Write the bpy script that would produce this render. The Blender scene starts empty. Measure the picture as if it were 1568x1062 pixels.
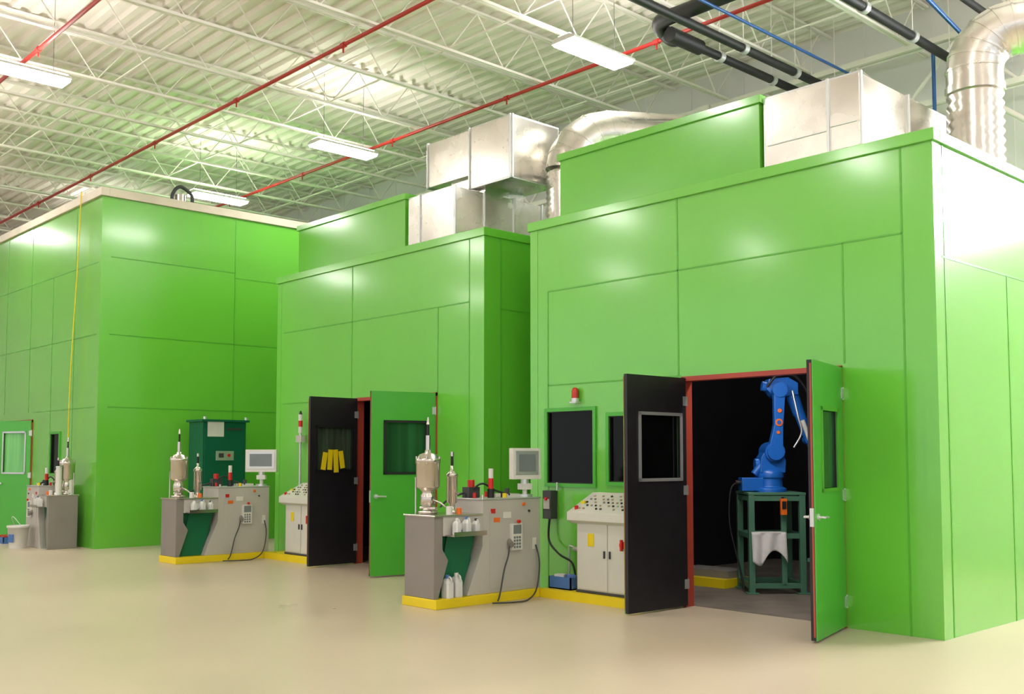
import bpy, bmesh, math, random
from mathutils import Vector, Matrix
random.seed(4)
scene = bpy.context.scene
scene.view_settings.view_transform = 'Standard'
scene.view_settings.look = 'None'
scene.view_settings.exposure = 0.1

# ------------------------------------------------------------------ materials
def srgb(r, g, b):
    def f(c):
        c /= 255.0
        return c/12.92 if c <= 0.04045 else ((c+0.055)/1.055)**2.4
    return (f(r), f(g), f(b), 1.0)

def mk(name, col, rough=0.5, metal=0.0, var=0.06, scale=3.0, bump=0.0, bscale=40.0, coat=0.0, emit=None, estr=0.0, stretch=None, rvar=0.0, spec=0.5):
    m = bpy.data.materials.new(name)
    m.use_nodes = True
    nt = m.node_tree
    p = nt.nodes['Principled BSDF']
    tc = nt.nodes.new('ShaderNodeTexCoord')
    mp = nt.nodes.new('ShaderNodeMapping')
    if stretch: mp.inputs['Scale'].default_value = stretch
    nt.links.new(tc.outputs['Object'], mp.inputs['Vector'])
    n = nt.nodes.new('ShaderNodeTexNoise')
    n.inputs['Scale'].default_value = scale
    n.inputs['Detail'].default_value = 4
    nt.links.new(mp.outputs['Vector'], n.inputs['Vector'])
    r = nt.nodes.new('ShaderNodeValToRGB')
    c = col
    r.color_ramp.elements[0].position = 0.3
    r.color_ramp.elements[1].position = 0.7
    r.color_ramp.elements[0].color = (c[0]*(1-var), c[1]*(1-var), c[2]*(1-var), 1)
    r.color_ramp.elements[1].color = (min(1, c[0]*(1+var)), min(1, c[1]*(1+var)), min(1, c[2]*(1+var)), 1)
    nt.links.new(n.outputs['Fac'], r.inputs['Fac'])
    nt.links.new(r.outputs['Color'], p.inputs['Base Color'])
    p.inputs['Roughness'].default_value = rough
    p.inputs['Metallic'].default_value = metal
    p.inputs['Specular IOR Level'].default_value = spec
    if coat:
        p.inputs['Coat Weight'].default_value = coat
        p.inputs['Coat Roughness'].default_value = 0.13
    if rvar:
        mr = nt.nodes.new('ShaderNodeMapRange')
        mr.inputs['To Min'].default_value = max(0.02, rough-rvar)
        mr.inputs['To Max'].default_value = rough+rvar
        nt.links.new(n.outputs['Fac'], mr.inputs['Value'])
        nt.links.new(mr.outputs['Result'], p.inputs['Roughness'])
    if bump:
        n2 = nt.nodes.new('ShaderNodeTexNoise')
        n2.inputs['Scale'].default_value = bscale
        n2.inputs['Detail'].default_value = 3
        nt.links.new(mp.outputs['Vector'], n2.inputs['Vector'])
        b = nt.nodes.new('ShaderNodeBump')
        b.inputs['Strength'].default_value = bump
        b.inputs['Distance'].default_value = 0.02
        nt.links.new(n2.outputs['Fac'], b.inputs['Height'])
        nt.links.new(b.outputs['Normal'], p.inputs['Normal'])
    if emit:
        p.inputs['Emission Color'].default_value = emit
        p.inputs['Emission Strength'].default_value = estr
    return m

GREEN = mk('green_panel_paint', srgb(103, 189, 57), 0.25, 0, 0.03, 0.6, 0.07, 0.9, coat=1.0)
GREEN_SEAM = mk('green_seam_paint', srgb(84, 168, 46), 0.35, 0, 0.03)
GREEN_DOOR = mk('green_door_paint', srgb(74, 170, 54), 0.3, 0, 0.03)
BLACK = mk('black_acoustic_lining', srgb(27, 25, 29), 0.45, 0, 0.2, 5)
RUBBER = mk('black_rubber', srgb(20, 20, 20), 0.5)
REDF = mk('red_door_frame_paint', srgb(165, 66, 50), 0.45)
REDP = mk('red_sprinkler_paint', srgb(182, 42, 38), 0.4)
DGLASS = mk('dark_glass', srgb(9, 10, 10), 0.08, 0, 0.02, spec=0.15)
GGLASS = mk('green_tinted_glass', srgb(36, 84, 48), 0.08, 0, 0.5, 1.0, stretch=(9, 9, 0.2))
SILVER = mk('galvanised_sheet', srgb(216, 212, 204), 0.27, 0.92, 0.1, 2.5, 0.12, 3.0, rvar=0.08)
STEEL = mk('stainless_steel', srgb(205, 198, 190), 0.22, 0.95, 0.05)
ALU = mk('aluminium_frame', srgb(210, 212, 212), 0.35, 0.7, 0.03)
WHITE = mk('white_plastic', srgb(218, 216, 208), 0.4)
CABW = mk('cabinet_offwhite', srgb(208, 206, 195), 0.4, 0, 0.03)
BEIGE = mk('beige_buttons', srgb(180, 165, 140), 0.4, 0, 0.03)
GREYM = mk('machine_light_grey', srgb(184, 180, 172), 0.4, 0, 0.04)
TAUPE = mk('machine_taupe', srgb(134, 128, 122), 0.5, 0, 0.05)
DKGREY = mk('dark_grey', srgb(60, 60, 62), 0.5)
TEAL = mk('machine_dark_green', srgb(12, 104, 66), 0.35)
TEALD = mk('cabinet_dark_green', srgb(10, 92, 66), 0.35)
YEL = mk('safety_yellow', srgb(230, 204, 20), 0.5, 0, 0.06)
ORG = mk('orange', srgb(235, 110, 30), 0.4)
RED = mk('red_plastic', srgb(200, 30, 25), 0.3)
BLUE = mk('robot_blue', srgb(30, 102, 192), 0.3, 0, 0.04)
PBLUE = mk('pipe_blue', srgb(30, 84, 150), 0.4)
STANDG = mk('stand_green', srgb(72, 118, 94), 0.5)
CLOTH = mk('white_cloth', srgb(215, 212, 210), 0.9, 0, 0.08, 8, 0.4, 14)
CEIL = mk('painted_steel_deck', srgb(244, 237, 230), 0.55, 0, 0.02)
JOIST = mk('joist_cream_paint', srgb(243, 237, 230), 0.5, 0, 0.02)
WALLM = mk('white_wall', srgb(232, 230, 230), 0.8, 0, 0.03, 0.5)
CAPM = mk('roof_cap_beige', srgb(216, 206, 186), 0.6)
FLOOR = mk('concrete_floor', srgb(198, 183, 160), 0.32, 0, 0.07, 0.45, 0.05, 14, rvar=0.1)
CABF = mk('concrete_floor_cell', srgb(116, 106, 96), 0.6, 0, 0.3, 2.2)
PIPEB = mk('black_insulation', srgb(18, 20, 20), 0.55)
LAMP = mk('lamp_tube_glow', (1, 1, 1, 1), 0.5, emit=(1.0, 0.97, 0.92, 1), estr=52.0)
UPL = mk('added_uplight_glow', (1, 1, 1, 1), 0.5, emit=(1.0, 0.95, 0.88, 1), estr=38.0)
SCREEN = mk('screen_grey', srgb(120, 128, 130), 0.2)
SKYBLUE = mk('bin_blue', srgb(70, 110, 170), 0.5)
CREAMJ = mk('jug_plastic', srgb(215, 215, 212), 0.3)

# ------------------------------------------------------------------ mesh builder
class B:
    def __init__(s):
        s.v = []; s.f = []; s.m = []; s.sm = []; s.mats = []
    def mi(s, mat):
        if mat not in s.mats: s.mats.append(mat)
        return s.mats.index(mat)
    def add(s, vs, fs, mat, smooth=False):
        o = len(s.v); k = s.mi(mat)
        s.v += [Vector(v) for v in vs]
        for f in fs:
            s.f.append([i+o for i in f]); s.m.append(k); s.sm.append(smooth)
    def box(s, x0, x1, y0, y1, z0, z1, mat):
        vs = [(x0,y0,z0),(x1,y0,z0),(x1,y1,z0),(x0,y1,z0),(x0,y0,z1),(x1,y0,z1),(x1,y1,z1),(x0,y1,z1)]
        s.add(vs, [(0,3,2,1),(4,5,6,7),(0,1,5,4),(1,2,6,5),(2,3,7,6),(3,0,4,7)], mat)
    def obox(s, c, h, ang, mat, tilt=None):
        R = Matrix.Rotation(ang, 3, 'Z')
        if tilt: R = R @ Matrix.Rotation(tilt[1], 3, tilt[0])
        c = Vector(c); vs = []
        for sz in (-1, 1):
            for sx, sy in ((-1,-1),(1,-1),(1,1),(-1,1)):
                vs.append(c + R @ Vector((sx*h[0], sy*h[1], sz*h[2])))
        s.add(vs, [(0,3,2,1),(4,5,6,7),(0,1,5,4),(1,2,6,5),(2,3,7,6),(3,0,4,7)], mat)
    def prism(s, pts, ext, mat):
        ext = Vector(ext); n = len(pts)
        vs = [Vector(p) for p in pts] + [Vector(p)+ext for p in pts]
        fs = [tuple(range(n))[::-1], tuple(range(n, 2*n))]
        for i in range(n):
            j = (i+1) % n
            fs.append((i, j, n+j, n+i))
        s.add(vs, fs, mat)
    def cyl(s, p0, p1, r, mat, r1=None, n=20, smooth=True, caps=True):
        p0 = Vector(p0); p1 = Vector(p1); r1 = r if r1 is None else r1
        d = (p1-p0).normalized()
        a = d.orthogonal().normalized(); b = d.cross(a)
        ring0 = [p0 + (a*math.cos(t)+b*math.sin(t))*r for t in [2*math.pi*i/n for i in range(n)]]
        ring1 = [p1 + (a*math.cos(t)+b*math.sin(t))*r1 for t in [2*math.pi*i/n for i in range(n)]]
        s.add(ring0+ring1, [(i, (i+1) % n, n+(i+1) % n, n+i) for i in range(n)], mat, smooth)
        if caps:
            s.add(ring0, [tuple(range(n))[::-1]], mat); s.add(ring1, [tuple(range(n))], mat)
    def lathe(s, c, prof, mat, n=24):
        c = Vector(c); vs = []; fs = []
        for r, z in prof:
            for i in range(n):
                t = 2*math.pi*i/n
                vs.append(c+Vector((r*math.cos(t), r*math.sin(t), z)))
        for k in range(len(prof)-1):
            for i in range(n):
                j = (i+1) % n
                fs.append((k*n+i, k*n+j, (k+1)*n+j, (k+1)*n+i))
        s.add(vs, fs, mat, True)
        s.add([v for v in vs[:n]], [tuple(range(n))[::-1]], mat)
        s.add([v for v in vs[-n:]], [tuple(range(n))], mat)
    def tube(s, pts, r, mat, n=10, smooth=True, rf=None):
        pts = [Vector(p) for p in pts]
        T = []
        for i in range(len(pts)):
            a = pts[max(0, i-1)]; b = pts[min(len(pts)-1, i+1)]
            T.append((b-a).normalized())
        u = T[0].orthogonal().normalized()
        vs = []
        for i, p in enumerate(pts):
            u = (u - T[i]*u.dot(T[i])).normalized()
            w = T[i].cross(u)
            rr = rf(i) if rf else r
            for k in range(n):
                t = 2*math.pi*k/n
                vs.append(p+(u*math.cos(t)+w*math.sin(t))*rr)
        fs = []
        for i in range(len(pts)-1):
            for k in range(n):
                j = (k+1) % n
                fs.append((i*n+k, i*n+j, (i+1)*n+j, (i+1)*n+k))
        s.add(vs, fs, mat, smooth)
        s.add(vs[:n], [tuple(range(n))[::-1]], mat); s.add(vs[-n:], [tuple(range(n))], mat)
    def sph(s, c, r, mat, n=16, sc=(1,1,1)):
        c = Vector(c)
        vs = []; fs = []; m = n//2
        for k in range(m+1):
            ph = math.pi*k/m
            for i in range(n):
                t = 2*math.pi*i/n
                vs.append(c+Vector((r*sc[0]*math.sin(ph)*math.cos(t), r*sc[1]*math.sin(ph)*math.sin(t), r*sc[2]*math.cos(ph))))
        for k in range(m):
            for i in range(n):
                j = (i+1) % n
                fs.append((k*n+i, (k+1)*n+i, (k+1)*n+j, k*n+j))
        s.add(vs, fs, mat, True)
    def finish(s, name, parent=None, bevel=0.0, tf=None):
        vs = [tf(v) for v in s.v] if tf else s.v
        xs = [v.x for v in vs]; ys = [v.y for v in vs]; zs = [v.z for v in vs]
        org = Vector(((min(xs)+max(xs))/2, (min(ys)+max(ys))/2, min(zs)))
        me = bpy.data.meshes.new(name)
        me.from_pydata([tuple(v-org) for v in vs], [], s.f)
        for m in s.mats: me.materials.append(m)
        for p, k, sm in zip(me.polygons, s.m, s.sm):
            p.material_index = k; p.use_smooth = sm
        bm = bmesh.new(); bm.from_mesh(me)
        bmesh.ops.recalc_face_normals(bm, faces=bm.faces)
        bm.to_mesh(me); bm.free()
        ob = bpy.data.objects.new(name, me)
        scene.collection.objects.link(ob)
        ob.location = org
        if bevel:
            md = ob.modifiers.new('bevel', 'BEVEL'); md.width = bevel; md.segments = 2
            md.limit_method = 'ANGLE'; md.angle_limit = math.radians(50)
        if parent:
            ob.parent = parent
            ob.matrix_parent_inverse = Matrix.Translation(parent.location).inverted()
        return ob

def empty(name, loc):
    e = bpy.data.objects.new(name, None)
    scene.collection.objects.link(e)
    e.location = loc; e.empty_display_size = 0.2
    return e

def smooth_path(pts, k=8):
    pts = [Vector(p) for p in pts]; out = []
    P = [pts[0]]+pts+[pts[-1]]
    for i in range(1, len(P)-2):
        for j in range(k):
            t = j/k
            out.append(0.5*((2*P[i])+(-P[i-1]+P[i+1])*t+(2*P[i-1]-5*P[i]+4*P[i+1]-P[i+2])*t*t+(-P[i-1]+3*P[i]-3*P[i+1]+P[i+2])*t**3))
    out.append(pts[-1]); return out

def wall_y(b, y0, y1, x0, x1, z0, z1, holes, mat):
    X = sorted(set([x0, x1]+[h[0] for h in holes]+[h[1] for h in holes]))
    Z = sorted(set([z0, z1]+[h[2] for h in holes]+[h[3] for h in holes]))
    for i in range(len(X)-1):
        run = None
        for j in range(len(Z)-1):
            cx = (X[i]+X[i+1])/2; cz = (Z[j]+Z[j+1])/2
            hole = any(h[0] < cx < h[1] and h[2] < cz < h[3] for h in holes)
            if not hole:
                if run is None: run = Z[j]
                end = Z[j+1]
            if hole or j == len(Z)-2:
                if run is not None:
                    b.box(X[i], X[i+1], y0, y1, run, end, mat); run = None

# ------------------------------------------------------------------ room shell
RX0, RX1, RY0, RY1, RZ = -42.0, 12.0, -20.0, 16.0, 8.9
b = B(); b.box(RX0, RX1, RY0, RY1, -0.1, 0.0, FLOOR); b.finish('floor')
b = B(); b.box(RX0, RX1, RY1, RY1+0.2, 0, RZ+0.1, WALLM)
for x in [RX0+1.2*i for i in range(1, 45)]:
    b.box(x-0.012, x+0.012, RY1-0.012, RY1, 0, RZ, WALLM)
b.finish('wall_back')
b = B(); b.box(RX0-0.2, RX0, RY0, RY1, 0, RZ+0.1, WALLM); b.finish('wall_left')
# corrugated deck
b = B()
vs = []; fs = []
y = RY0; pitch = 0.3; k = 0
prof = []
while y < RY1-0.01:
    prof += [(y, RZ), (y+0.12, RZ), (y+0.15, RZ+0.07), (y+0.27, RZ+0.07)]
    y += pitch
prof.append((RY1, RZ))
for (yy, zz) in prof:
    vs.append((RX0, min(yy, RY1), zz)); vs.append((RX1, min(yy, RY1), zz))
for i in range(len(prof)-1):
    fs.append((2*i, 2*i+1, 2*i+3, 2*i+2))
b.add(vs, fs, CEIL)
b.finish('ceiling')

# open web joists
b = B()
JT, JB = RZ-0.03, 8.08
xj = -14.1-1.7*16
while xj < 11:
    for zz in (JT, JB):
        b.box(xj-0.045, xj-0.01, -12, RY1-0.02, zz-0.04, zz, JOIST)
        b.box(xj+0.01, xj+0.045, -12, RY1-0.02, zz-0.04, zz, JOIST)
    if xj > -36:
        yy = -3.0; up = True; st = 0.6
        while yy < RY1-0.7:
            a = (xj, yy, JB-0.02 if up else JT-0.03); c = (xj, yy+st, JT-0.03 if up else JB-0.02)
            b.cyl(a, c, 0.012, JOIST, n=5, caps=False)
            yy += st; up = not up
    xj += 1.7
b.finish('steel_roof_joists')
# joist girders along X
b = B()
for gy in (15.4, 1.9):
    for zz in (8.05, 7.1):
        b.box(-40, 10, gy-0.09, gy-0.02, zz-0.09, zz, JOIST)
        b.box(-40, 10, gy+0.02, gy+0.09, zz-0.09, zz, JOIST)
    xx = -38.0; up = True
    while xx < 8:
        a = (xx, gy, 7.08 if up else 8.0); c = (xx+0.85, gy, 8.0 if up else 7.08)
        b.cyl(a, c, 0.03, JOIST, n=6, caps=False)
        xx += 0.85; up = not up
b.finish('steel_roof_girders')
# bridging lines along X (thin angle)
b = B()
for gy in (3.6, 6.9, 10.2, 13.6):
    b.box(-38, 8, gy-0.015, gy+0.015, JB+0.0, JB+0.025, JOIST)
    b.box(-38, 8, gy+0.1, gy+0.125, JT-0.1, JT-0.075, JOIST)
b.finish('steel_joist_bridging')

b = B()
for py in (1.9+0.3, 5.35, 8.75, 12.2):
    b.tube([(-38, py, 7.98), (8, py, 7.98)], 0.032, REDP, 8)
    x = -37.0
    while x < 8:
        b.cyl((x, py, 7.86), (x, py, 7.98), 0.014, REDP, n=8)
        b.cyl((x-0.05, py, 7.98), (x+0.05, py, 7.98), 0.045, REDP, n=8)
        x += 3.4
b.finish('sprinkler_pipes')

# columns at back wall
b = B()
for cx in (-32, -25, -18.2, -11.2, -4.5):
    b.box(cx-0.13, cx+0.13, 15.25, 15.29, 0, 8.05, JOIST)
    b.box(cx-0.13, cx+0.13, 15.51, 15.55, 0, 8.05, JOIST)
    b.box(cx-0.015, cx+0.015, 15.29, 15.51, 0, 8.05, JOIST)
    b.cyl((cx+0.05, 15.3, 5.6), (cx+1.9, 15.4, 7.1), 0.045, JOIST, n=6)
    b.cyl((cx-0.05, 15.3, 5.6), (cx-1.9, 15.4, 7.1), 0.045, JOIST, n=6)
b.finish('wall_columns')

# ------------------------------------------------------------------ lights
def lamp(x, y, z=7.5):
    b = B()
    L, W = 0.66, 0.23
    b.prism([(x-W, y-L, z+0.02), (x-W, y-L, z+0.05), (x-0.12, y-L, z+0.1), (x+0.12, y-L, z+0.1), (x+W, y-L, z+0.05), (x+W, y-L, z+0.02)], (0, 2*L, 0), WHITE)
    b.prism([(x-W+0.015, y-L+0.01, z+0.02), (x-W+0.05, y-L+0.01, z-0.02), (x+W-0.05, y-L+0.01, z-0.02), (x+W-0.015, y-L+0.01, z+0.02)], (0, 2*L-0.02, 0), LAMP)
    b.box(x-0.11, x+0.11, y-L+0.02, y+L-0.02, z+0.1, z+0.115, UPL)  # upward glow strip, added on top of the fixture to brighten the ceiling
    for yy in (y-0.45, y+0.45):
        b.cyl((x, yy, z+0.1), (x, yy, 8.9), 0.004, DKGREY, n=5)
    return b.finish('fluorescent_high_bay_light')
for lx in (-28.5, -21.6, -16.5, -9.98, -3.3, 3.3):
    for ly in (10.97, 5.1, -0.8, -6.8):
        lamp(lx, ly)

# ------------------------------------------------------------------ booth building blocks
def booth_shell(parent, x0, x1, y0, y1, h, opening, wins, hseams, vseams, side_h, side_v, cap=GREEN, capov=0.03, caph=0.1):
    holes = []
    if opening: holes.append((opening[0], opening[1], 0, opening[2]))
    holes += list(wins)
    b = B()
    wall_y(b, y0, y0+0.06, x0, x1, 0, h, holes, GREEN)
    b.box(x1-0.06, x1, y0+0.06, y1, 0, h, GREEN)
    b.box(x0, x0+0.06, y0+0.06, y1, 0, h, GREEN)
    b.box(x0+0.06, x1-0.06, y1-0.06, y1, 0, h, GREEN)
    b.box(x0+0.06, x1-0.06, y0+0.06, y1-0.06, h-0.06, h, GREEN)
    b.finish('shell', parent)
    b = B()
    wall_y(b, y0+0.06, y0+0.1, x0+0.1, x1-0.1, 0, h-0.1, holes, BLACK)
    b.box(x1-0.1, x1-0.06, y0+0.06, y1-0.06, 0, h-0.06, BLACK)
    b.box(x0+0.06, x0+0.1, y0+0.06, y1-0.06, 0, h-0.06, BLACK)
    b.box(x0+0.1, x1-0.1, y1-0.1, y1-0.06, 0, h-0.06, BLACK)
    b.box(x0+0.1, x1-0.1, y0+0.1, y1-0.1, h-0.1, h-0.06, BLACK)
    b.finish('lining', parent)
    # trims
    b = B()
    o = capov
    b.box(x0-o, x1+o, y0-o, y0+0.1, h-caph, h+0.012, cap)
    b.box(x1-0.1, x1+o, y0+0.1, y1+o, h-caph, h+0.012, cap)
    b.box(x0-o, x0+0.1, y0+0.1, y1+o, h-caph, h+0.012, cap)
    b.box(x0+0.1, x1-0.1, y1-0.1, y1+o, h-caph, h+0.012, cap)
    b.finish('cap_trim', parent, 0.006)
    b = B(); s = 0.009; t = 0.004
    for (xa, xb, z) in hseams:
        b.box(xa, xb, y0-t, y0, z-s, z+s, GREEN_SEAM)
    for (x, za, zb) in vseams:
        b.box(x-s, x+s, y0-t, y0, za, zb, GREEN_SEAM)
    for (ya, yb, z) in side_h:
        b.box(x1, x1+t, ya, yb, z-s, z+s, GREEN_SEAM)
    for (y, za, zb) in side_v:
        b.box(x1, x1+t, y-s, y+s, za, zb, GREEN_SEAM)
    # corner flashing
    b.box(x1-0.0, x1+0.004, y0-0.004, y0+0.13, 0, h-caph, GREEN)
    b.box(x1-0.13, x1+0.0, y0-0.004, y0, 0, h-caph, GREEN)
    b.box(x0, x0+0.13, y0-0.004, y0, 0, h-caph, GREEN)
    b.finish('panel_seams', parent)

def frame_and_opening(parent, x0, x1, y0, h):
    b = B()
    b.box(x0-0.005, x0+0.035, y0-0.02, y0+0.12, 0, h, REDF)
    b.box(x1-0.035, x1+0.005, y0-0.02, y0+0.12, 0, h, REDF)
    b.box(x0-0.005, x1+0.005, y0-0.02, y0+0.12, h-0.04, h+0.01, REDF)
    b.finish('door_frame', parent)

def window_unit(parent, x0, x1, z0, z1, y0, frame=GREEN_DOOR, fw=0.045):
    b = B()
    b.box(x0, x1, y0+0.02, y0+0.035, z0, z1, DGLASS)
    for (a, c, d, e) in ((x0-fw, x0, z0-fw, z1+fw), (x1, x1+fw, z0-fw, z1+fw)):
        b.box(a, c, y0-0.025, y0+0.0, d, e, frame)
    b.box(x0, x1, y0-0.025, y0, z1, z1+fw, frame); b.box(x0, x1, y0-0.025, y0, z0-fw, z0, frame)
    b.box(x0, x0+0.012, y0-0.005, y0+0.03, z0, z1, RUBBER); b.box(x1-0.012, x1, y0-0.005, y0+0.03, z0, z1, RUBBER)
    b.box(x0, x1, y0-0.005, y0+0.03, z1-0.012, z1, RUBBER); b.box(x0, x1, y0-0.005, y0+0.03, z0, z0+0.012, RUBBER)
    b.finish('window', parent)

def leaf(parent, name, hinge, free, h, pos_mat, neg_mat, win, frame_mat, glass, edge=REDF, tpos=0.012, tneg=0.045, lever=True):
    hx, hy = hinge; d = Vector((free[0]-hx, free[1]-hy, 0)); w = d.length; d.normalize()
    nrm = Vector((-d.y, d.x, 0))
    def tf(v): return Vector((hx, hy, 0)) + d*v.x + nrm*v.y + Vector((0, 0, v.z))
    b = B()
    holes = [win]
    wall_y(b, 0.0, tpos, 0, w, 0.02, h, holes, pos_mat)
    wall_y(b, -tneg, 0.0, 0, w, 0.02, h, holes, neg_mat)
    s0, s1, z0, z1 = win
    b.box(s0, s1, -tneg*0.5-0.004, -tneg*0.5+0.004, z0, z1, glass)
    fw = 0.028
    for (ya, yb) in ((tpos, tpos+0.012), (-tneg-0.012, -tneg)):
        b.box(s0-fw, s0+0.005, ya, yb, z0-fw, z1+fw, frame_mat); b.box(s1-0.005, s1+fw, ya, yb, z0-fw, z1+fw, frame_mat)
        b.box(s0-fw, s1+fw, ya, yb, z1-0.005, z1+fw, frame_mat); b.box(s0-fw, s1+fw, ya, yb, z0-fw, z0+0.005, frame_mat)
    # edge strip
    b.box(w, w+0.004, -tneg*0.45, -tneg*0.1, 0.05, h-0.03, edge)
    # hinges
    for z in (0.25, 1.25, h-0.25):
        b.cyl((-0.012, tpos*0.5, z-0.06), (-0.012, tpos*0.5, z+0.06), 0.014, ALU, n=10)
        b.box(-0.02, 0.05, tpos, tpos+0.006, z-0.05, z+0.05, ALU)
    if lever:
        for sg, base in ((1, tpos), (-1, -tneg)):
            b.cyl((w-0.07, base, 1.08), (w-0.07, base+sg*0.015, 1.08), 0.032, ALU, n=16)
            b.cyl((w-0.07, base, 1.08), (w-0.07, base+sg*0.06, 1.08), 0.012, ALU, n=10)
            b.tube([(w-0.07, base+sg*0.06, 1.08), (w-0.13, base+sg*0.062, 1.08), (w-0.2, base+sg*0.055, 1.075)], 0.011, ALU, 8)
        b.box(w, w+0.006, -tneg+0.008, -0.002, 1.0, 1.16, ALU)
    b.finish(name, parent, tf=tf)

# ------------------------------------------------------------------ booth C (right)
FY = 9.02
H3 = 4.56
p3 = empty('green_robot_cell_enclosure', (-6.7, 11.5, 0))
WIN3 = [(-9.0, -8.24, 1.29, 2.16), (-7.99, -7.25, 1.32, 2.08)]
booth_shell(p3, -9.31, -4.1, FY, 14.4, H3, (-6.93, -5.03, 2.47), WIN3,
            [(-9.0, -4.4, 3.66), (-9.0, -6.95, 2.49)],
            [(-9.0, 0, 3.66), (-6.98, 2.5, 4.46), (-5.0, 2.5, 3.66), (-4.4, 0, 4.46)],
            [(FY+0.15, 14.2, 3.42)], [(FY+0.2, 0, 4.46), (FY+1.6, 0, 3.42), (FY+3.2, 0, 3.42)])
frame_and_opening(p3, -6.93, -5.03, FY, 2.47)
for w in WIN3: window_unit(p3, *w, FY)
leaf(p3, 'door_leaf_1', (-6.91, FY-0.02), (-6.94, FY-0.96), 2.46, BLACK, GREEN_DOOR, (0.1, 0.74, 1.38, 2.05), ALU, DGLASS, tpos=0.04, tneg=0.014, lever=False)
leaf(p3, 'door_leaf_2', (-5.03, FY-0.02), (-4.79, FY-0.95), 2.46, GREEN_DOOR, BLACK, (0.22, 0.72, 1.32, 2.03), GREEN_SEAM, GGLASS)
# penthouse of booth 3
b = B()
b.box(-9.28, -6.24, 9.53, 13.8, H3+0.012, 5.53, GREEN)
b.box(-9.31, -6.21, 9.50, 9.58, 5.47, 5.56, GREEN); b.box(-6.26, -6.21, 9.58, 13.8, 5.47, 5.56, GREEN)
b.box(-9.31, -9.26, 9.58, 13.8, 5.47, 5.56, GREEN)
b.finish('penthouse', p3, 0.004)

# unseen glow strips added in booth 3 to brighten the robot
CGL = mk('added_cell_glow', (1,1,1,1), emit=(1, 0.98, 0.95, 1), estr=34)
b = B()
b.box(-7.6, -6.4, 11.6, 11.75, 4.36, 4.44, WHITE); b.box(-7.58, -6.42, 11.62, 11.73, 4.33, 4.36, CGL)
b.prism([(-7.2, FY+0.12, 2.75), (-7.2, FY+0.12, 3.0), (-7.2, FY+0.3, 3.0), (-7.2, FY+0.4, 2.85), (-7.2, FY+0.3, 2.75)], (2.0, 0, 0), WHITE)
b.prism([(-7.18, FY+0.41, 2.845), (-7.18, FY+0.31, 2.745), (-7.18, FY+0.315, 2.735), (-7.18, FY+0.42, 2.84)], (1.96, 0, 0), CGL)
b.finish('added_interior_glow', p3)
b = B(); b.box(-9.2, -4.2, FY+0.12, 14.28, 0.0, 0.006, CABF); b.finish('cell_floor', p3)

# ------------------------------------------------------------------ booth B (middle)
H2 = 4.66
p2 = empty('green_robot_cell_enclosure', (-12.9, 11.5, 0))
booth_shell(p2, -15.52, -10.2, FY, 14.4, H2, (-13.15, -11.18, 2.5), [],
            [(-15.3, -10.5, 3.7), (-15.3, -13.3, 2.5)],
            [(-13.28, 2.5, 4.56), (-11.17, 2.5, 3.7), (-10.5, 0, 4.56)],
            [(FY+0.3, 14.2, 3.6)], [(FY+0.3, 0, 4.56)])
frame_and_opening(p2, -13.15, -11.18, FY, 2.5)
MGL = mk('window_glass_dark', srgb(58, 70, 56), 0.08, 0, 0.5, 2.0, stretch=(6, 6, 0.5), spec=0.2)
leaf(p2, 'door_leaf_1', (-13.13, FY-0.02), (-13.11, FY-0.86), 2.5, BLACK, GREEN_DOOR, (0.1, 0.72, 1.42, 2.05), RUBBER, MGL, tpos=0.04, tneg=0.014, lever=False)
leaf(p2, 'door_leaf_2', (-11.2, FY-0.02), (-11.44, FY-0.93), 2.5, GREEN_DOOR, BLACK, (0.14, 0.74, 1.4, 2.08), RUBBER, GGLASS)
b = B()
for i in range(4):
    b.obox((-13.06+0.002*i, 8.40+0.1*i, 1.55+0.02*(i % 2)), (0.004, 0.04, 0.13+0.02*(i % 3)), 0.0, YEL, ('X', 0.1*(i-1.5)))
b.finish('yellow_tags', p2)
b = B()
b.box(-15.5, -12.45, 9.4, 13.8, H2+0.012, 5.6, GREEN)
b.box(-15.53, -12.42, 9.37, 9.45, 5.53, 5.62, GREEN); b.box(-12.47, -12.42, 9.45, 13.8, 5.53, 5.62, GREEN)
b.finish('penthouse', p2, 0.004)
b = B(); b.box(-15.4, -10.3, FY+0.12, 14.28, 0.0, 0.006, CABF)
b.finish('cell_floor', p2)
b = B(); b.box(-13.0, -12.4, 10.3, 10.9, 0.006, 0.14, YEL); b.box(-12.9,-12.5,10.4,10.8,0.14,0.9,TAUPE); b.finish('inner_pedestal', p2)

# ------------------------------------------------------------------ booth A (left)
H1 = 6.42
p1 = empty('green_robot_cell_enclosure', (-22.5, 11.0, 0))
WIN1 = [(-20.55, -20.1, 1.3, 2.05)]
booth_shell(p1, -27.5, -18.3, 7.07, 15.0, H1, (-23.6, -21.6, 2.35), WIN1,
            [(-27, -18.45, 5.1), (-27, -18.45, 3.8), (-21.6, -18.45, 2.5)],
            [(-20.65, 0, 5.1), (-21.9, 2.5, 6.3), (-19.5, 0, 6.3), (-23.4, 2.5, 6.3)],
            [(7.25, 9.68, 5.2), (9.68, 14.9, 5.1), (7.25, 14.9, 3.8), (7.25, 14.9, 2.5)],
            [(9.68, 0, 6.3), (12.4, 0, 6.3)], cap=CAPM, capov=0.05, caph=0.14)
frame_and_opening(p1, -23.6, -21.6, 7.07, 2.35)
window_unit(p1, *WIN1[0], 7.07)
leaf(p1, 'door_leaf_1', (-21.62, 7.05), (-22.5, 6.72), 2.34, GREEN_DOOR, BLACK, (0.16, 0.8, 1.3, 2.1), ALU, mk('pale_green_glass', srgb(110, 190, 100), 0.1, 0, 0.25, 1.5, stretch=(5, 5, .3)))
b = B()
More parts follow.
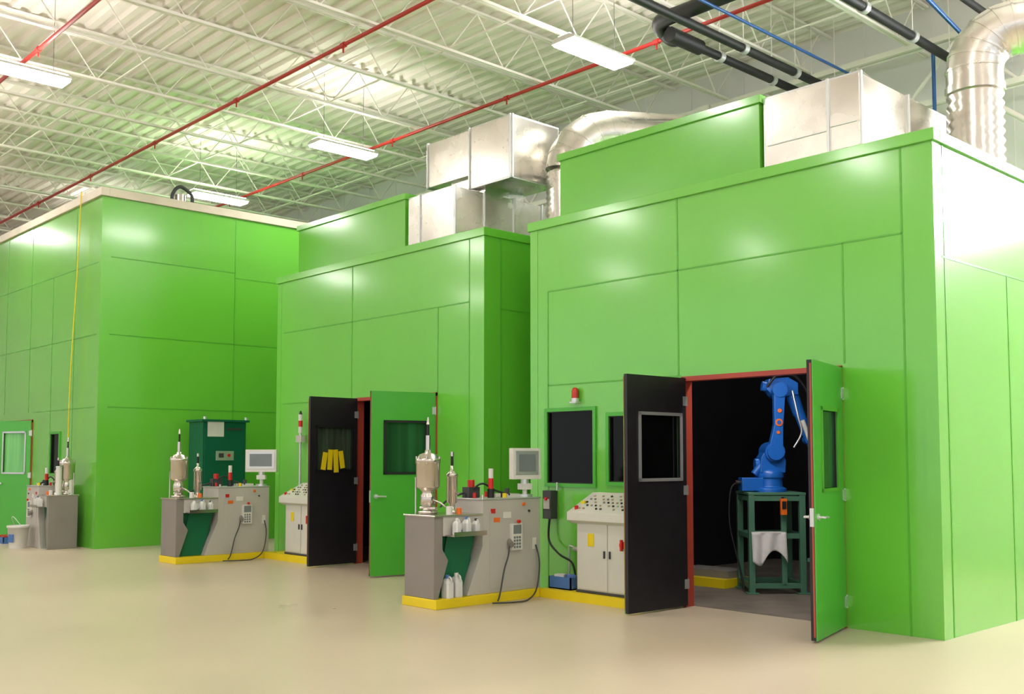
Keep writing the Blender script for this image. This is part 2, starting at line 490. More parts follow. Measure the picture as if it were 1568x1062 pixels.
b.tube(smooth_path([(-18.8, 8.6, H1), (-18.8, 8.6, H1+0.25), (-18.8, 8.75, H1+0.42), (-18.8, 8.98, H1+0.3), (-18.8, 9.0, H1+0.12)], 6), 0.035, DKGREY, 10)
b.cyl((-18.8, 8.75, H1), (-18.8, 8.75, H1+0.25), 0.1, STEEL)
b.finish('roof_gooseneck', p1)
b = B()
b.tube(smooth_path([(-19.15, 7.0, 6.5), (-19.2, 6.98, 5), (-19.35, 6.96, 3), (-19.42, 6.98, 1.7)], 6), 0.011, YEL, 8)
b.finish('yellow_air_hose', p1)

# ------------------------------------------------------------------ roof ducts
def rect_duct(b, x0, x1, y0, y1, z0, z1, fl_y=(), fl_x=(), mat=SILVER):
    b.box(x0, x1, y0, y1, z0, z1, mat)
    f = 0.022
    for yy in fl_y:
        b.box(x0-f, x1+f, yy-0.015, yy+0.015, z0-f if z0 > 5 else z0, z1+f, ALU)
    for xx in fl_x:
        b.box(xx-0.015, xx+0.015, y0-f, y1+f, z0-f if z0 > 5 else z0, z1+f, ALU)
b = B()
z0 = H3+0.013
rect_duct(b, -6.18, -5.07, 9.55, 11.6, z0, 5.50, (9.57, 10.6, 11.58), (-5.42,))
b.prism([(-6.1, 11.6, z0), (-6.1, 11.6, 5.45), (-6.1, 12.4, 5.2), (-6.1, 12.4, z0)], (0.98, 0, 0), SILVER)
b.box(-6.15, -5.44, 9.542, 9.55, 4.97, 4.985, ALU); b.box(-6.15, -5.44, 9.542, 9.55, 4.66, 4.675, ALU)
b.box(-5.4, -5.1, 9.542, 9.55, 5.0, 5.015, ALU)
b.finish('rectangular_air_duct', None, 0.006)
b = B()
z0 = H2+0.013
rect_duct(b, -12.38, -11.31, 9.42, 11.28, z0, 5.52, (9.44, 10.0, 10.6, 11.2), (-12.1,))
rect_duct(b, -12.7, -11.69, 10.02, 10.95, 5.86, 6.56, (), (-12.68,))
rect_duct(b, -11.66, -10.72, 10.0, 10.97, 5.66, 6.56, (10.02,), (-11.64, -10.74))
b.box(-12.2, -11.4, 10.1, 10.9, 5.52, 5.87, SILVER)
b.finish('rectangular_air_duct', None, 0.006)

def gored(b, pts, r, mat, ring=True, n=24):
    for i in range(len(pts)-1):
        b.cyl(pts[i], pts[i+1], r, mat, n=n, caps=(i in (0, len(pts)-2)))
        if i < len(pts)-2:
            dd = (Vector(pts[i+1])-Vector(pts[i])).normalized()
            b.sph(pts[i+1], r*0.999, mat, n=n)
            b.cyl(Vector(pts[i+1])-dd*0.012, Vector(pts[i+1])+dd*0.012, r+0.008, mat, n=n)
def corrug(b, p0, p1, r, mat, step=0.05, amp=0.014):
    p0 = Vector(p0); p1 = Vector(p1); L = (p1-p0).length; n = int(L/step*2)
    pts = [p0.lerp(p1, i/n) for i in range(n+1)]
    b.tube(pts, r, mat, 28, True, rf=lambda i: r + (amp if i % 2 else -amp*0.6))
# elbow duct between booths 2 & 3
b = B()
c = Vector((-10.3, 10.75, 0)); d = Vector((0.54, 0.84, 0))
corrug(b, c+Vector((0, 0, H2+0.015)), c+Vector((0, 0, 5.75)), 0.32, SILVER, 0.08, 0.016)
pts = []
R = 0.62
for k in range(0, 5):
    a = math.pi/2*k/4
    pts.append(c+d*(R*(1-math.cos(a)))+Vector((0, 0, 5.75+R*math.sin(a))))
pts.append(c+d*2.6+Vector((0, 0, 5.75+R)))
gored(b, pts, 0.34, SILVER)
b.finish('round_elbow_duct')
# large spiral duct right
b = B()
c = Vector((-4.66, 11.35, 0)); d = Vector((0.9, 0.35, 0)).normalized()
corrug(b, c+Vector((0, 0, H3+0.013)), c+Vector((0, 0, 5.62)), 0.275, SILVER, 0.1, 0.022)
b.cyl(c+Vector((0, 0, 5.6)), c+Vector((0, 0, 5.68)), 0.31, SILVER, n=28)
pts = [c+Vector((0, 0, 5.66))]; R = 0.42
for k in range(0, 6):
    a = math.pi/2*k/5
    pts.append(c+d*(R*(1-math.cos(a)))+Vector((0, 0, 5.86+R*math.sin(a))))
pts.append(c+d*2.5+Vector((0, 0, 5.86+R)))
gored(b, pts, 0.295, SILVER, n=28)
b.finish('spiral_flexible_duct')

# ------------------------------------------------------------------ overhead pipes
b = B()
zp = 7.6
b.tube([(-8.92, 11.9, zp), (-8.92, 15.98, zp)], 0.065, PIPEB, 14)
b.tube([(-8.50, 6.0, zp), (-8.50, 15.98, zp)], 0.065, PIPEB, 14)
b.tube([(-6.6, 6.0, zp), (-6.6, 15.98, zp)], 0.065, PIPEB, 14)
b.tube([(-5.8, 6.0, 7.85), (-5.8, 15.98, 7.85)], 0.05, PIPEB, 14)
b.tube(smooth_path([(-8.92, 11.6, zp), (-9.02, 11.6, zp+0.02), (-9.12, 11.55, zp+0.12), (-9.1, 11.4, zp+0.2), (-8.95, 11.35, zp+0.22), (-8.6, 11.35, zp+0.22)], 6), 0.11, PIPEB, 14)
b.tube([(-8.92, 11.4, zp), (-8.92, 12.1, zp)], 0.11, PIPEB, 14)
b.tube([(-8.7, 11.35, 7.82), (2, 11.35, 7.82)], 0.11, PIPEB, 14)
for x in (-8.92, -8.5, -6.6):
    for y in (12.6, 14.0, 15.2):
        b.cyl((x, y-0.05, zp), (x, y+0.05, zp), 0.085, ALU, n=14)
        b.cyl((x, y, zp), (x, y, 8.9), 0.008, JOIST, n=5)
b.finish('insulated_pipes')
b = B()
b.tube([(-7.95, 6, 7.6), (-7.95, 15.2, 7.6)], 0.022, PBLUE, 8)
b.tube([(-6.85, 15.2, 7.9), (-6.85, 15.2, 5.0)], 0.03, PBLUE, 8)
b.tube([(-5.9, 12.4, 7.7), (-6.2, 14.8, 7.7), (-6.2, 14.85, 7.0)], 0.03, PBLUE, 8)
b.finish('blue_air_pipes')

# unseen glow panels high on back wall, added for booth 3's side highlight
WG = mk('added_wall_glow', (1,1,1,1), emit=(0.97, 0.99, 1.0, 1), estr=95)
for wx in (-2.9, -1.5, -0.1):
    b = B()
    b.box(wx-0.5, wx+0.5, 15.8, 16.0, 5.1, 6.4, WHITE)
    b.box(wx-0.46, wx+0.46, 15.77, 15.8, 5.15, 6.35, WG)
    b.finish('added_wall_glow_panel')

# ------------------------------------------------------------------ dosing machine
def jug(b, x, y, z, s=1.0, cap=WHITE, mat=CREAMJ):
    w, d, h = 0.06*s, 0.045*s, 0.15*s
    def ring(k, zz): return [(x-w*k, y-d*k*0.7, zz), (x-w*k*0.7, y-d*k, zz), (x+w*k*0.7, y-d*k, zz), (x+w*k, y-d*k*0.7, zz), (x+w*k, y+d*k*0.7, zz), (x+w*k*0.7, y+d*k, zz), (x-w*k*0.7, y+d*k, zz), (x-w*k, y+d*k*0.7, zz)]
    vs = []
    for k, zz in ((0.92, z), (1.0, z+0.01*s), (1.0, z+h), (0.85, z+h+0.025*s), (0.4, z+h+0.05*s)): vs += ring(k, zz)
    fs = [tuple(range(8))[::-1], tuple(range(32, 40))]
    for k in range(4):
        for i in range(8):
            j = (i+1) % 8
            fs.append((k*8+i, k*8+j, (k+1)*8+j, (k+1)*8+i))
    b.add(vs, fs, mat)
    b.cyl((x, y, z+0.195*s), (x, y, z+0.235*s), 0.022*s, cap, n=12)
    b.tube(smooth_path([(x+0.05*s, y, z+0.15*s), (x+0.065*s, y, z+0.19*s), (x+0.04*s, y, z+0.215*s), (x+0.01*s, y, z+0.205*s)], 4), 0.009*s, mat, 6)

def machine(loc, tf, base=True, variant=0):
    e = empty('silicone_dosing_machine', loc)
    zb = 0.1 if base else 0.0
    # body
    b = B()
    if base: b.box(-0.54, 0.05, -0.02, 1.57, 0, 0.1, YEL)
    b.prism([(-0.52, 0.0, zb), (-0.52, 0.0, 0.98), (-0.52, 0.12, 0.98), (-0.52, 0.12, 0.62), (-0.52, 0.2, 0.5), (-0.52, 0.06, zb)], (0.51, 0, 0), TAUPE)
    b.box(-0.5, -0.13, 0.08, 0.62, zb, 0.74, TEAL)
    b.prism([(-0.13, 0.05, zb), (-0.13, 0.2, 0.5), (-0.13, 0.26, 0.76), (-0.13, 0.66, 0.76), (-0.13, 0.46, zb)], (0.03, 0, 0), TEAL)
    b.box(-0.52, 0.0, 0.12, 0.68, 0.76, 0.965, GREYM)
    b.box(-0.54, 0.012, -0.01, 0.68, 0.965, 0.985, STEEL)
    b.prism([(-0.52, 0.46, zb), (-0.52, 0.68, 0.62), (-0.52, 0.68, 1.13), (-0.52, 1.57, 1.13), (-0.52, 1.57, zb)], (0.52, 0, 0), GREYM)
    b.box(-0.53, 0.01, 0.67, 1.58, 1.13, 1.145, ALU)
    b.finish('body', e, 0.006, tf)
    # panel details
    b = B()
    b.box(0, 0.006, 0.78, 1.5, 0.15, 1.0, GREYM)
    b.box(0, 0.012, 0.8, 0.86, 0.98, 1.03, RED); b.box(0, 0.012, 0.98, 1.1, 0.92, 0.99, WHITE)
    b.box(0, 0.01, 0.84, 0.93, 0.88, 0.93, ORG)
    b.cyl((0, 1.3, 1.07), (0.02, 1.3, 1.07), 0.02, ORG, n=12)
    b.cyl((0, 1.38, 0.99), (0.02, 1.38, 0.99), 0.014, DKGREY, n=12)
    b.box(0.0, 0.01, 1.44, 1.5, 0.55, 0.68, WHITE)
    # hand pendant
    b.box(0.01, 0.05, 1.08, 1.24, 0.56, 0.86, WHITE); b.box(0.05, 0.054, 1.1, 1.22, 0.74, 0.84, SCREEN)
    for i in range(4):
        for j in range(3):
            b.box(0.05, 0.056, 1.105+0.04*j, 1.13+0.04*j, 0.58+0.036*i, 0.605+0.036*i, SCREEN)
    b.cyl((0.06, 1.16, 0.88), (0.09, 1.16, 0.88), 0.02, RED, n=12)
    # holder + cables
    b.cyl((0.0, 1.08, 0.66), (0.07, 1.05, 0.62), 0.035, TAUPE, n=12)
    if base:
        b.tube(smooth_path([(0.05, 1.04, 0.62), (0.07, 1.0, 0.5), (0.08, 0.93, 0.35), (0.09, 0.86, 0.1), (0.12, 0.8, 0.03)], 6), 0.009, DKGREY, 8)
        b.tube(smooth_path([(0.03, 1.47, 0.6), (0.08, 1.48, 0.4), (0.12, 1.4, 0.12), (0.2, 1.2, 0.02), (0.26, 0.95, 0.015), (0.14, 0.7, 0.015)], 6), 0.009, DKGREY, 8)
    # shelf with bottles
    b.box(0.0, 0.16, 0.14, 0.6, 0.76, 0.775, STEEL)
    b.box(0.155, 0.16, 0.14, 0.6, 0.775, 0.81, STEEL)
    b.finish('panel_details', e, 0, tf)
    b = B()
    jug(b, 0.08, 0.24, 0.776, 0.75); jug(b, 0.08, 0.38, 0.776, 0.8, SKYBLUE); jug(b, 0.08, 0.51, 0.776, 0.7, DKGREY)
    b.cyl((-0.12, 0.3, 0.985), (-0.12, 0.3, 1.07), 0.035, WHITE, n=14); b.cyl((-0.1, 0.42, 0.985), (-0.1, 0.42, 1.05), 0.03, ORG, n=14)
    b.cyl((0.02, 0.3, 0.86), (0.05, 0.3, 0.86), 0.05, CREAMJ, n=14)
    if base and variant == 1:
        jug(b, -0.025, 0.2, 0.1, 1.05, SKYBLUE); jug(b, -0.035, 0.33, 0.1, 1.1, WHITE)
    b.finish('bottles', e, 0, tf)
    # pressure vessels
    b = B()
    x, y, z = -0.37, 0.2, 0.985
    b.lathe((x, y, z), [(0.06, 0), (0.11, 0.005), (0.11, 0.03), (0.06, 0.035), (0.05, 0.08), (0.085, 0.1), (0.085, 0.2), (0.07, 0.22), (0.07, 0.25), (0.12, 0.28), (0.132, 0.3), (0.132, 0.56), (0.14, 0.565), (0.14, 0.6), (0.125, 0.605), (0.1, 0.65), (0.04, 0.67), (0.035, 0.7), (0.01, 0.7)], STEEL, 28)
    b.cyl((x, y, z+0.7), (x, y, z+0.86), 0.028, STEEL, n=14); b.cyl((x, y, z+0.86), (x, y, z+0.98), 0.014, RUBBER, n=10)
    b.cyl((x, y, z+0.98), (x, y, z+1.06), 0.022, STEEL, 0.01, n=10)
    for k in range(8):
        t = 2*math.pi*k/8
        b.cyl((x+0.128*math.cos(t), y+0.128*math.sin(t), z+0.55), (x+0.128*math.cos(t), y+0.128*math.sin(t), z+0.63), 0.01, STEEL, n=8)
    b.tube(smooth_path([(x+0.08, y+0.02, z+0.15), (x+0.16, y+0.05, z+0.12), (x+0.2, y+0.12, z+0.05), (x+0.2, y+0.14, z)], 5), 0.012, STEEL, 8)
    b.cyl((x-0.1, y-0.02, z+0.06), (x+0.17, y-0.02, z+0.06), 0.02, STEEL, n=10)
    b.tube([(x-0.09, y-0.1, z), (x-0.09, y-0.1, z+0.4)], 0.01, STEEL, 8)
    x, y = -0.28, 0.47
    b.lathe((x, y, z), [(0.07, 0), (0.07, 0.03), (0.035, 0.04), (0.035, 0.1), (0.06, 0.12), (0.06, 0.4), (0.068, 0.405), (0.068, 0.43), (0.04, 0.46), (0.02, 0.47), (0.02, 0.52), (0.012, 0.53)], STEEL, 22)
    b.cyl((x, y, z+0.52), (x, y, z+0.63), 0.016, RUBBER, n=10); b.cyl((x, y, z+0.63), (x, y, z+0.68), 0.02, STEEL, n=10)
    b.cyl((x, y, z+0.24), (x+0.11, y, z+0.22), 0.015, STEEL, n=8)
    b.finish('pressure_vessels', e, 0, tf)
    # fittings on the rear deck
    b = B(); z = 1.145
    b.box(-0.42, -0.3, 0.74, 0.9, z, z+0.12, DKGREY); b.cyl((-0.36, 0.82, z+0.12), (-0.36, 0.82, z+0.2), 0.04, RED, n=12)
    b.cyl((-0.2, 0.98, z), (-0.2, 0.98, z+0.1), 0.04, RUBBER, n=14); b.cyl((-0.2, 0.98, z+0.1), (-0.2, 0.98, z+0.22), 0.032, RED, n=14)
    b.cyl((-0.2, 0.98, z+0.22), (-0.2, 0.98, z+0.33), 0.028, WHITE, n=14)
    b.box(-0.32, -0.12, 1.15, 1.35, z, z+0.04, CABW); b.cyl((-0.1, 1.1, z), (-0.1, 1.1, z+0.05), 0.025, YEL, n=10)
    b.cyl((-0.22, 1.25, z+0.04), (-0.22, 1.25, z+0.1), 0.03, DKGREY, n=12)
    b.tube(smooth_path([(-0.3, 0.8, z+0.1), (-0.25, 0.9, z+0.16), (-0.2, 1.05, z+0.08), (-0.12, 1.2, z+0.03)], 6), 0.012, RUBBER, 8)
    b.tube(smooth_path([(-0.4, 0.4, 1.05), (-0.42, 0.55, 1.14), (-0.4, 0.75, 1.2)], 6), 0.012, DKGREY, 8)
    for k in range(6):
        xx = -0.08-0.07*k; yy = 0.75+0.12*((k*3) % 6)
        b.cyl((xx, yy, z), (xx, yy, z+0.04+0.01*(k % 3)), 0.018, (STEEL, RUBBER, RED)[k % 3], n=10)
    b.finish('deck_fittings', e, 0, tf)
    return e

def shift(ox, oy): return lambda v: Vector((v.x+ox, v.y+oy, v.z))
A = (-8.60, 6.91); Bm = (-14.88, 6.97)
mA = machine((A[0]-0.26, A[1]+0.8, 0), shift(*A), variant=1)
mB = machine((Bm[0]-0.26, Bm[1]+0.8, 0), shift(*Bm))
mC = machine((-19.3, 6.7, 0), lambda v: Vector((-18.75-v.y*0.7, 6.42-v.x, v.z*0.96)), base=False)
b = B()
for (xx, yy) in ((-18.87, 6.84), (-18.82, 6.62)):
    b.cyl((xx, yy, 0.95), (xx, yy, 1.42), 0.05, WHITE, n=20); b.cyl((xx, yy, 1.42), (xx, yy, 1.45), 0.055, ALU, n=20)
    b.cyl((xx, yy, 0.93), (xx, yy, 0.96), 0.065, ALU, n=20)
b.finish('white_cartridges', mC)

# ------------------------------------------------------------------ hmi monitors
def hmi(par, x, y, z, wdt, hgt, ang, zbase):
    b = B()
    R = Matrix.Rotation(ang, 3, 'Z')
    def tf(v):
        w = R @ v; return Vector((w.x+x, w.y+y, w.z+z))
    # faces local -Y
    b.box(-wdt/2, wdt/2, -0.06, 0.05, -hgt/2, hgt/2, WHITE)
    b.box(-wdt/2+0.03, wdt/2-0.03, -0.066, -0.06, -hgt/2+0.05, hgt/2-0.03, ALU)
    b.box(-wdt/2+0.07, wdt/2-0.07, -0.07, -0.066, -hgt/2+0.09, hgt/2-0.07, SCREEN)
    b.cyl((0, 0.0, -hgt/2-0.06), (0, 0, -hgt/2), 0.05, ALU, n=14)
    b.cyl((0, 0.0, zbase-z), (0, 0, -hgt/2-0.05), 0.028, WHITE, n=14)
    b.cyl((0, 0, zbase-z), (0, 0, zbase-z+0.03), 0.09, ALU, n=16)
    b.box(-0.07, 0.07, -0.05, 0.05, -hgt/2-0.12, -hgt/2-0.05, WHITE)
    return b.finish('control_monitor', par, 0.006, tf)
hmi(mA, -8.72, 8.35, 1.53, 0.36, 0.36, math.radians(74), 1.146)
hmi(mB, -14.96, 8.44, 1.55, 0.5, 0.36, math.radians(46), 1.146)

# ------------------------------------------------------------------ control console
def console(x0, x1, yf, tag):
    e = empty('control_console', ((x0+x1)/2, yf+0.25, 0))
    b = B()
    b.box(x0-0.51, x1+0.1, yf-0.08, 9.0, 0, 0.1, YEL)
    b.finish('yellow_plinth', e)
    b = B()
    b.box(x0, x1, yf, 8.96, 0.1, 0.92, CABW)
    b.box(x0+0.02, x0+0.46, yf-0.012, yf, 0.14, 0.9, CABW); b.box(x0+0.48, x1-0.02, yf-0.012, yf, 0.14, 0.9, CABW)
    b.box(x0-0.01, x1+0.01, yf-0.01, 8.97, 0.1, 0.13, DKGREY)
    b.prism([(x0-0.08, yf-0.08, 0.9), (x0-0.08, yf-0.08, 0.99), (x0-0.08, 8.85, 1.2), (x0-0.08, 8.97, 1.2), (x0-0.08, 8.97, 0.86), (x0-0.08, yf, 0.86)], (x1-x0+0.16, 0, 0), CABW)
    b.finish('cabinet', e, 0.008)
    b = B()
    rnd = random.Random(5)
    slope = (1.2-0.99)/(8.85-(yf-0.08))
    for i in range(14):
        for j in range(5):
            if rnd.random() < 0.3: continue
            xx = x0+0.04+i*0.064; yy = yf+0.0+j*0.066; zz = 0.99+slope*(yy-(yf-0.08))
            b.cyl((xx, yy, zz), (xx-0.0, yy-0.005, zz+0.014), 0.013, rnd.choice([RUBBER, BEIGE, BEIGE, BEIGE, ALU, DKGREY, DKGREY, TAUPE, RED if rnd.random() < 0.4 else BEIGE]), n=10)
    b.cyl((x0+0.0, yf+0.0, 1.02), (x0, yf-0.01, 1.06), 0.024, RED, n=12)
    b.box(x0-0.03, x0+0.03, yf+0.1, yf+0.15, 1.08, 1.11, YEL)
    b.box(x0+0.18, x0+0.27, yf-0.018, yf-0.012, 0.62, 0.76, YEL)
    b.box(x0+0.42, x0+0.435, yf-0.03, yf-0.012, 0.5, 0.58, DKGREY)
    b.box(x0+0.5, x0+0.515, yf-0.03, yf-0.012, 0.5, 0.58, DKGREY)
    b.cyl((x0+0.7, yf-0.012, 0.66), (x0+0.7, yf-0.04, 0.66), 0.04, RED, n=16)
    b.obox((x0+0.7, yf-0.05, 0.66), (0.012, 0.012, 0.06), 0, RED)
    b.box(x0-0.084, x0-0.08, yf+0.05, yf+0.13, 0.96, 1.0, RED)
    b.finish('buttons', e)
    return e
console(-8.03, -7.12, 8.5, 0)
cB = console(-14.3, -13.38, 8.5, 1)

# beacons
def beacon_light(x, y, z):
    b = B()
    b.box(x-0.05, x+0.05, y-0.09, y, z-0.02, z, ALU)
    b.cyl((x, y-0.045, z), (x, y-0.045, z+0.04), 0.05, ALU, n=16)
    b.lathe((x, y-0.045, z+0.04), [(0.042, 0), (0.042, 0.09), (0.03, 0.12), (0.008, 0.13)], mk('amber_red_lens', srgb(190, 40, 20), 0.15), 16)
    b.finish('warning_beacon')
beacon_light(-8.5, FY, 2.27)
b = B()
x, y = -14.6, 8.93
b.cyl((x, y, 0.1), (x, y, 2.0), 0.02, ALU, n=12)
b.cyl((x, y, 0.1), (x, y, 0.13), 0.07, ALU, n=14)
b.cyl((x, y, 2.0), (x, y, 2.1), 0.035, WHITE, n=14); b.cyl((x, y, 2.1), (x, y, 2.2), 0.035, RED, n=14); b.cyl((x, y, 2.2), (x, y, 2.3), 0.035, WHITE, n=14)
b.cyl((x, y, 2.3), (x, y, 2.36), 0.03, RUBBER, 0.01, n=14)
b.box(x-0.06, x+0.1, y-0.05, y+0.02, 1.85, 1.96, GREYM)
b.finish('signal_tower_light', cB)

# switch box and conduit on booth 3
b = B()
b.box(-8.98, -8.84, 8.9, FY-0.008, 0.86, 1.2, DKGREY); b.box(-8.96, -8.86, 8.89, 8.9, 0.98, 1.1, GREYM)
b.cyl((-8.91, 8.87, 1.1), (-8.91, 8.9, 1.1), 0.02, RED, n=12)
b.tube([(-8.8, 8.97, 1.2), (-8.8, 8.97, 1.3)], 0.012, ALU, 8)
b.tube(smooth_path([(-8.91, 8.95, 0.86), (-8.9, 8.93, 0.6), (-8.7, 8.9, 0.45), (-8.5, 8.92, 0.35), (-8.45, 8.93, 0.12)], 6), 0.013, RUBBER, 8)
b.tube(smooth_path([(-8.6, 8.97, 0.12), (-8.6, 8.97, 0.5), (-8.55, 8.95, 0.55), (-8.4, 8.95, 0.5)], 6), 0.011, ALU, 8)
b.cyl((-8.5, 8.95, 0.52), (-8.4, 8.95, 0.52), 0.03, GREYM, n=12)
b.finish('electrical_switch_box')
b = B()
b.box(-8.5, -8.15, 8.52, 8.74, 0.101, 0.115, SKYBLUE)
for q in ((-8.5, -8.485, 8.52, 8.74), (-8.165, -8.15, 8.52, 8.74), (-8.5, -8.15, 8.52, 8.535), (-8.5, -8.15, 8.725, 8.74)):
    b.box(*q, 0.101, 0.24, SKYBLUE)
b.obox((-8.4, 8.62, 0.22), (0.06, 0.06, 0.04), 0.4, CLOTH); b.obox((-8.26, 8.64, 0.22), (0.05, 0.05, 0.04), 0.9, mk('cloth_blue', srgb(90, 120, 190), 0.9))
b.finish('blue_parts_bin')

# ------------------------------------------------------------------ dark green cabinet beside booth 2
b = B()
b.box(-17.9, -17.35, 8.6, 9.45, 0.05, 2.25, TEALD)
b.box(-17.88, -17.37, 8.62, 9.43, 0, 0.05, DKGREY)
b.box(-17.35, -17.338, 8.63, 9.42, 0.1, 2.12, TEALD)
b.box(-17.95, -17.3, 8.56, 9.5, 2.25, 2.29, TEALD)
b.box(-17.338, -17.33, 8.68, 9.0, 1.98, 2.26, WHITE)
b.box(-17.338, -17.325, 9.05, 9.35, 2.1, 2.14, DKGREY)
b.box(-17.338, -17.325, 8.85, 9.2, 1.55, 1.72, ALU); b.box(-17.325, -17.32, 8.9, 9.0, 1.6, 1.68, DKGREY); b.cyl((-17.325, 9.1, 1.64), (-17.31, 9.1, 1.64), 0.03, RED, n=12)
for yy in (8.62, 9.44):
    b.cyl((-17.33, yy, 2.29), (-17.33, yy, 2.34), 0.03, ALU, n=10)
b.finish('dark_green_electrical_cabinet', None, 0.006)

# bucket, left
b = B()
bx, by = -19.46, 6.17
b.lathe((bx, by, 0), [(0.14, 0), (0.175, 0.36), (0.188, 0.36), (0.188, 0.4), (0.17, 0.4), (0.155, 0.33), (0.13, 0.05)], WHITE, 24)
b.tube(smooth_path([(bx-0.18, by, 0.38), (bx-0.12, by-0.07, 0.5), (bx, by-0.1, 0.56), (bx+0.12, by-0.07, 0.5), (bx+0.18, by, 0.38)], 5), 0.006, ALU, 6)
b.obox((bx+0.08, by-0.145, 0.18), (0.06, 0.004, 0.07), 0.45, SKYBLUE)
b.finish('plastic_bucket')
for (xa, m) in ((-21.1, DKGREY), (-20.8, SKYBLUE)):
    b = B()
    b.box(xa, xa+0.26, 6.25, 6.5, 0, 0.02, m)
    for q in ((xa, xa+0.015, 6.25, 6.5), (xa+0.245, xa+0.26, 6.25, 6.5), (xa, xa+0.26, 6.25, 6.265), (xa, xa+0.26, 6.485, 6.5)):
        b.box(*q, 0.02, 0.12, m)
    b.box(xa+0.03, xa+0.22, 6.28, 6.46, 0.02, 0.14, RED)
    b.finish('storage_crate')

# ------------------------------------------------------------------ robot on stand
RB = Vector((-7.0, 10.85, 0)); rdir = Vector((0.6826, 0.7308, 0)); ddir = Vector((-0.7308, 0.6826, 0))
def P(r, d, z): return RB + rdir*r + ddir*d + Vector((0, 0, z))
def rtf(v): return P(v.x-0.03, v.y, v.z)
b = B()
hw = 0.3
for sx in (-1, 1):
    for sy in (-1, 1):
        b.box(sx*hw-0.035, sx*hw+0.035, sy*hw-0.035, sy*hw+0.035, 0.02, 1.16, STANDG)
        b.box(sx*hw-0.07, sx*hw+0.07, sy*hw-0.07, sy*hw+0.07, 0.006, 0.022, STANDG)
for z in (0.1, 0.68, 1.12):
    for sy in (-1, 1):
        b.box(-hw+0.035, hw-0.035, sy*hw-0.03, sy*hw+0.03, z-0.03, z+0.03, STANDG)
        b.box(sy*hw-0.03, sy*hw+0.03, -hw+0.035, hw-0.035, z-0.03, z+0.03, STANDG)
b.box(-hw-0.04, hw+0.04, -hw-0.04, hw+0.04, 1.16, 1.19, STANDG)
b.box(0.05, 0.11, -hw-0.03, -hw+0.02, 0.1, 1.12, STANDG)
stand = b.finish('robot_stand', None, 0.004, rtf)
b = B()   # cloth hung on stand rail
vs = []; fs = []; nx, nz = 16, 12
for j in range(nz+1):
    for i in range(nx+1):
        u = i/nx; v = j/nz
        vs.append((-0.31+0.40*u+0.02*v*math.sin(u*9), -hw-0.06-0.022*math.sin(u*14+v)-0.02*v, 0.725-(0.3+0.09*math.sin(u*6.5+0.4))*v))
for j in range(nz):
    for i in range(nx):
        a = j*(nx+1)+i; fs.append((a, a+1, a+nx+2, a+nx+1))
b.add(vs, fs, CLOTH, True)
b.box(-0.31, 0.09, -hw-0.06, -hw+0.04, 0.714, 0.73, CLOTH)
cl = b.finish('hanging_cloth', stand, 0, rtf)
md = cl.modifiers.new('s', 'SOLIDIFY'); md.thickness = 0.008

rob = empty('industrial_robot_arm', RB+Vector((0, 0, 1.19)))
b = B()
b.lathe((0, 0, 1.19), [(0.2, 0), (0.2, 0.04), (0.155, 0.06), (0.15, 0.16), (0.17, 0.17), (0.17, 0.24), (0.14, 0.27)], BLUE, 28)
b.box(-0.36, -0.1, -0.12, 0.1, 1.2, 1.36, BLUE); b.cyl((-0.36, -0.02, 1.3), (-0.42, -0.02, 1.3), 0.03, RUBBER, n=12)
b.finish('base', rob, 0.008, rtf)
b = B()
b.prism([(-0.14, -0.13, 1.42), (0.16, -0.13, 1.42), (0.17, -0.13, 1.56), (0.12, -0.13, 1.76), (-0.02, -0.13, 1.78), (-0.13, -0.13, 1.6)], (0, 0.26, 0), BLUE)
b.cyl((0.03, -0.17, 1.67), (0.03, 0.17, 1.67), 0.12, BLUE, n=24); b.cyl((0.03, -0.2, 1.67), (0.03, -0.17, 1.67), 0.07, DKGREY, n=20)
b.cyl((-0.18, 0.0, 1.52), (-0.08, 0.0, 1.52), 0.07, BLUE, n=18)
b.cyl((-0.2, -0.06, 1.4), (-0.02, -0.06, 1.62), 0.045, BLUE, n=14)
b.finish('turret', rob, 0.01, rtf)
b = B()
b.prism([(-0.06, -0.2, 1.66), (0.12, -0.2, 1.66), (0.125, -0.2, 1.95), (0.16, -0.2, 2.4), (0.02, -0.2, 2.43), (0.02, -0.2, 2.0)], (0, 0.1, 0), BLUE)
b.cyl((0.03, -0.22, 1.67), (0.03, -0.1, 1.67), 0.1, BLUE, n=22)
b.cyl((0.09, -0.22, 2.41), (0.09, 0.12, 2.41), 0.09, BLUE, n=22)
b.cyl((0.07, -0.205, 2.02), (0.07, -0.215, 2.02), 0.045, ORG, n=18); b.cyl((0.07, -0.214, 2.02), (0.07, -0.222, 2.02), 0.025, BLUE, n=14)
b.cyl((0.08, -0.205, 2.16), (0.08, -0.215, 2.16), 0.025, ORG, n=18)
b.cyl((0.06, -0.205, 1.9), (0.06, -0.215, 1.9), 0.02, ORG, n=18)
b.finish('lower_arm', rob, 0.01, rtf)
b = B()
b.prism([(-0.04, -0.1, 2.42), (-0.01, -0.1, 2.55), (0.22, -0.1, 2.57), (0.34, -0.1, 2.5), (0.34, -0.1, 2.36), (0.06, -0.1, 2.32)], (0, 0.22, 0), BLUE)
b.cyl((-0.02, 0.0, 2.46), (-0.08, 0.0, 2.47), 0.06, BLUE, n=16)
b.cyl((0.26, 0.0, 2.44), (0.37, 0.0, 2.12), 0.085, BLUE, 0.07, n=20)
b.cyl((0.37, 0.0, 2.14), (0.48, 0.0, 1.84), 0.068, BLUE, 0.055, n=20)
b.cyl((0.48, -0.07, 1.82), (0.48, 0.07, 1.82), 0.062, BLUE, n=18)
b.cyl((0.49, 0, 1.82), (0.54, 0, 1.64), 0.045, BLUE, n=16); b.cyl((0.54, 0, 1.64), (0.545, 0, 1.6), 0.035, STEEL, n=16)
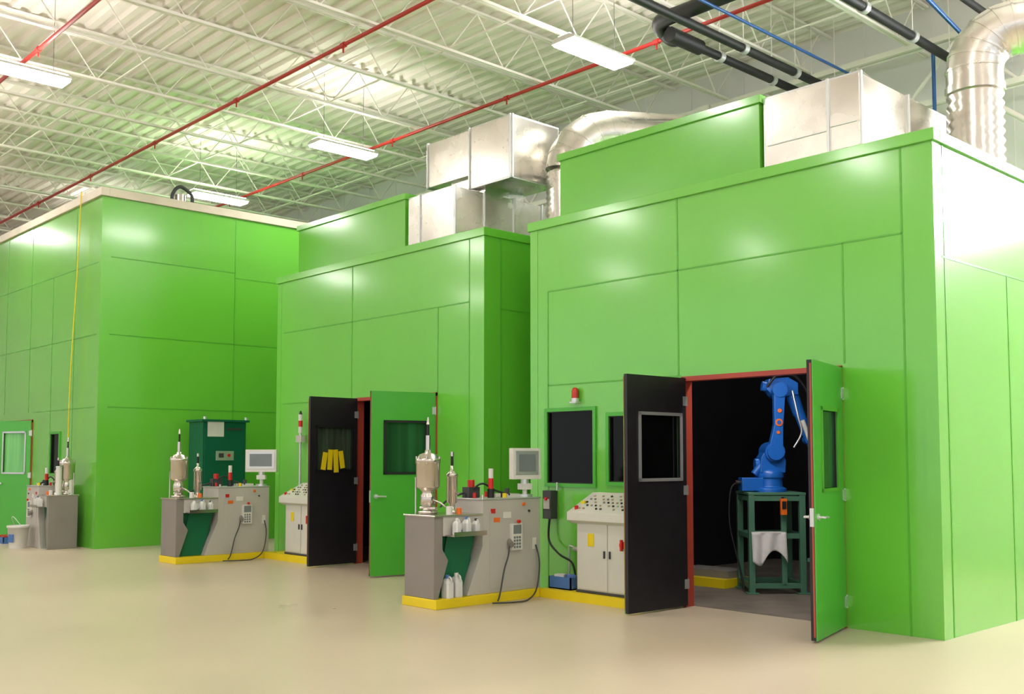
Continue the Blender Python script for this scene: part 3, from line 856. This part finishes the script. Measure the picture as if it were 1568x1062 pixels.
b.cyl((0.38, -0.1, 2.05), (0.47, -0.1, 1.8), 0.028, WHITE, n=10)
b.finish('forearm', rob, 0.008, rtf)
b = B()
b.tube(smooth_path([(-0.05, -0.14, 2.45), (0.08, -0.2, 2.6), (0.28, -0.2, 2.57), (0.44, -0.16, 2.36), (0.47, -0.14, 2.1), (0.46, -0.1, 1.85), (0.5, -0.08, 1.68)], 8), 0.016, RUBBER, 8)
b.tube(smooth_path([(0.25, -0.16, 2.4), (0.3, -0.2, 2.1), (0.34, -0.2, 1.9), (0.25, -0.18, 1.72)], 8), 0.012, ALU, 8)
b.tube(smooth_path([(-0.4, -0.02, 1.3), (-0.48, -0.02, 1.2), (-0.5, -0.05, 0.8), (-0.4, -0.1, 0.3), (-0.36, -0.15, 0.03)], 8), 0.012, RUBBER, 8)
b.finish('cables', rob, 0, rtf)
b = B()
b.box(0.03, 0.1, -0.4, -0.345, 0.93, 1.12, ORG); b.box(0.04, 0.09, -0.41, -0.4, 1.0, 1.09, RUBBER)
b.box(0.05, 0.08, -0.36, -0.33, 1.1, 1.14, RUBBER)
b.finish('orange_teach_pendant', stand, 0.004, rtf)
b = B()
b.box(-8.35, -7.5, 10.55, 11.1, 0.006, 0.11, YEL); b.box(-8.3, -7.55, 10.7, 11.1, 0.11, 0.2, TAUPE)
b.finish('yellow_floor_plinth')
b = B()
for (sx, sy) in ((-6.4, 10.75), (-6.0, 10.75), (-6.4, 11.15), (-6.0, 11.15)):
    b.box(sx-0.03, sx+0.03, sy-0.03, sy+0.03, 0.006, 0.4, STANDG)
b.box(-6.45, -5.95, 10.7, 11.2, 0.4, 0.44, STANDG)
b.box(-6.4, -6.1, 10.8, 11.1, 0.44, 0.52, GREYM); b.cyl((-6.25, 10.95, 0.52), (-6.25, 10.95, 0.7), 0.06, GREYM)
b.finish('small_steel_bench')

# ------------------------------------------------------------------ world
w = bpy.data.worlds.new('World'); scene.world = w; w.use_nodes = True
bg = w.node_tree.nodes['Background']
bg.inputs['Color'].default_value = (0.93, 0.96, 1.0, 1); bg.inputs['Strength'].default_value = 1.05

# ------------------------------------------------------------------ camera
cam = bpy.data.cameras.new('Camera'); co = bpy.data.objects.new('Camera', cam)
scene.collection.objects.link(co); scene.camera = co
co.location = (0, 0, 1.6)
co.rotation_euler = (math.radians(93.6), 0, math.radians(46.95))
cam.sensor_width = 36.0; cam.lens = 36.23; cam.shift_y = 0.0446; cam.clip_end = 200
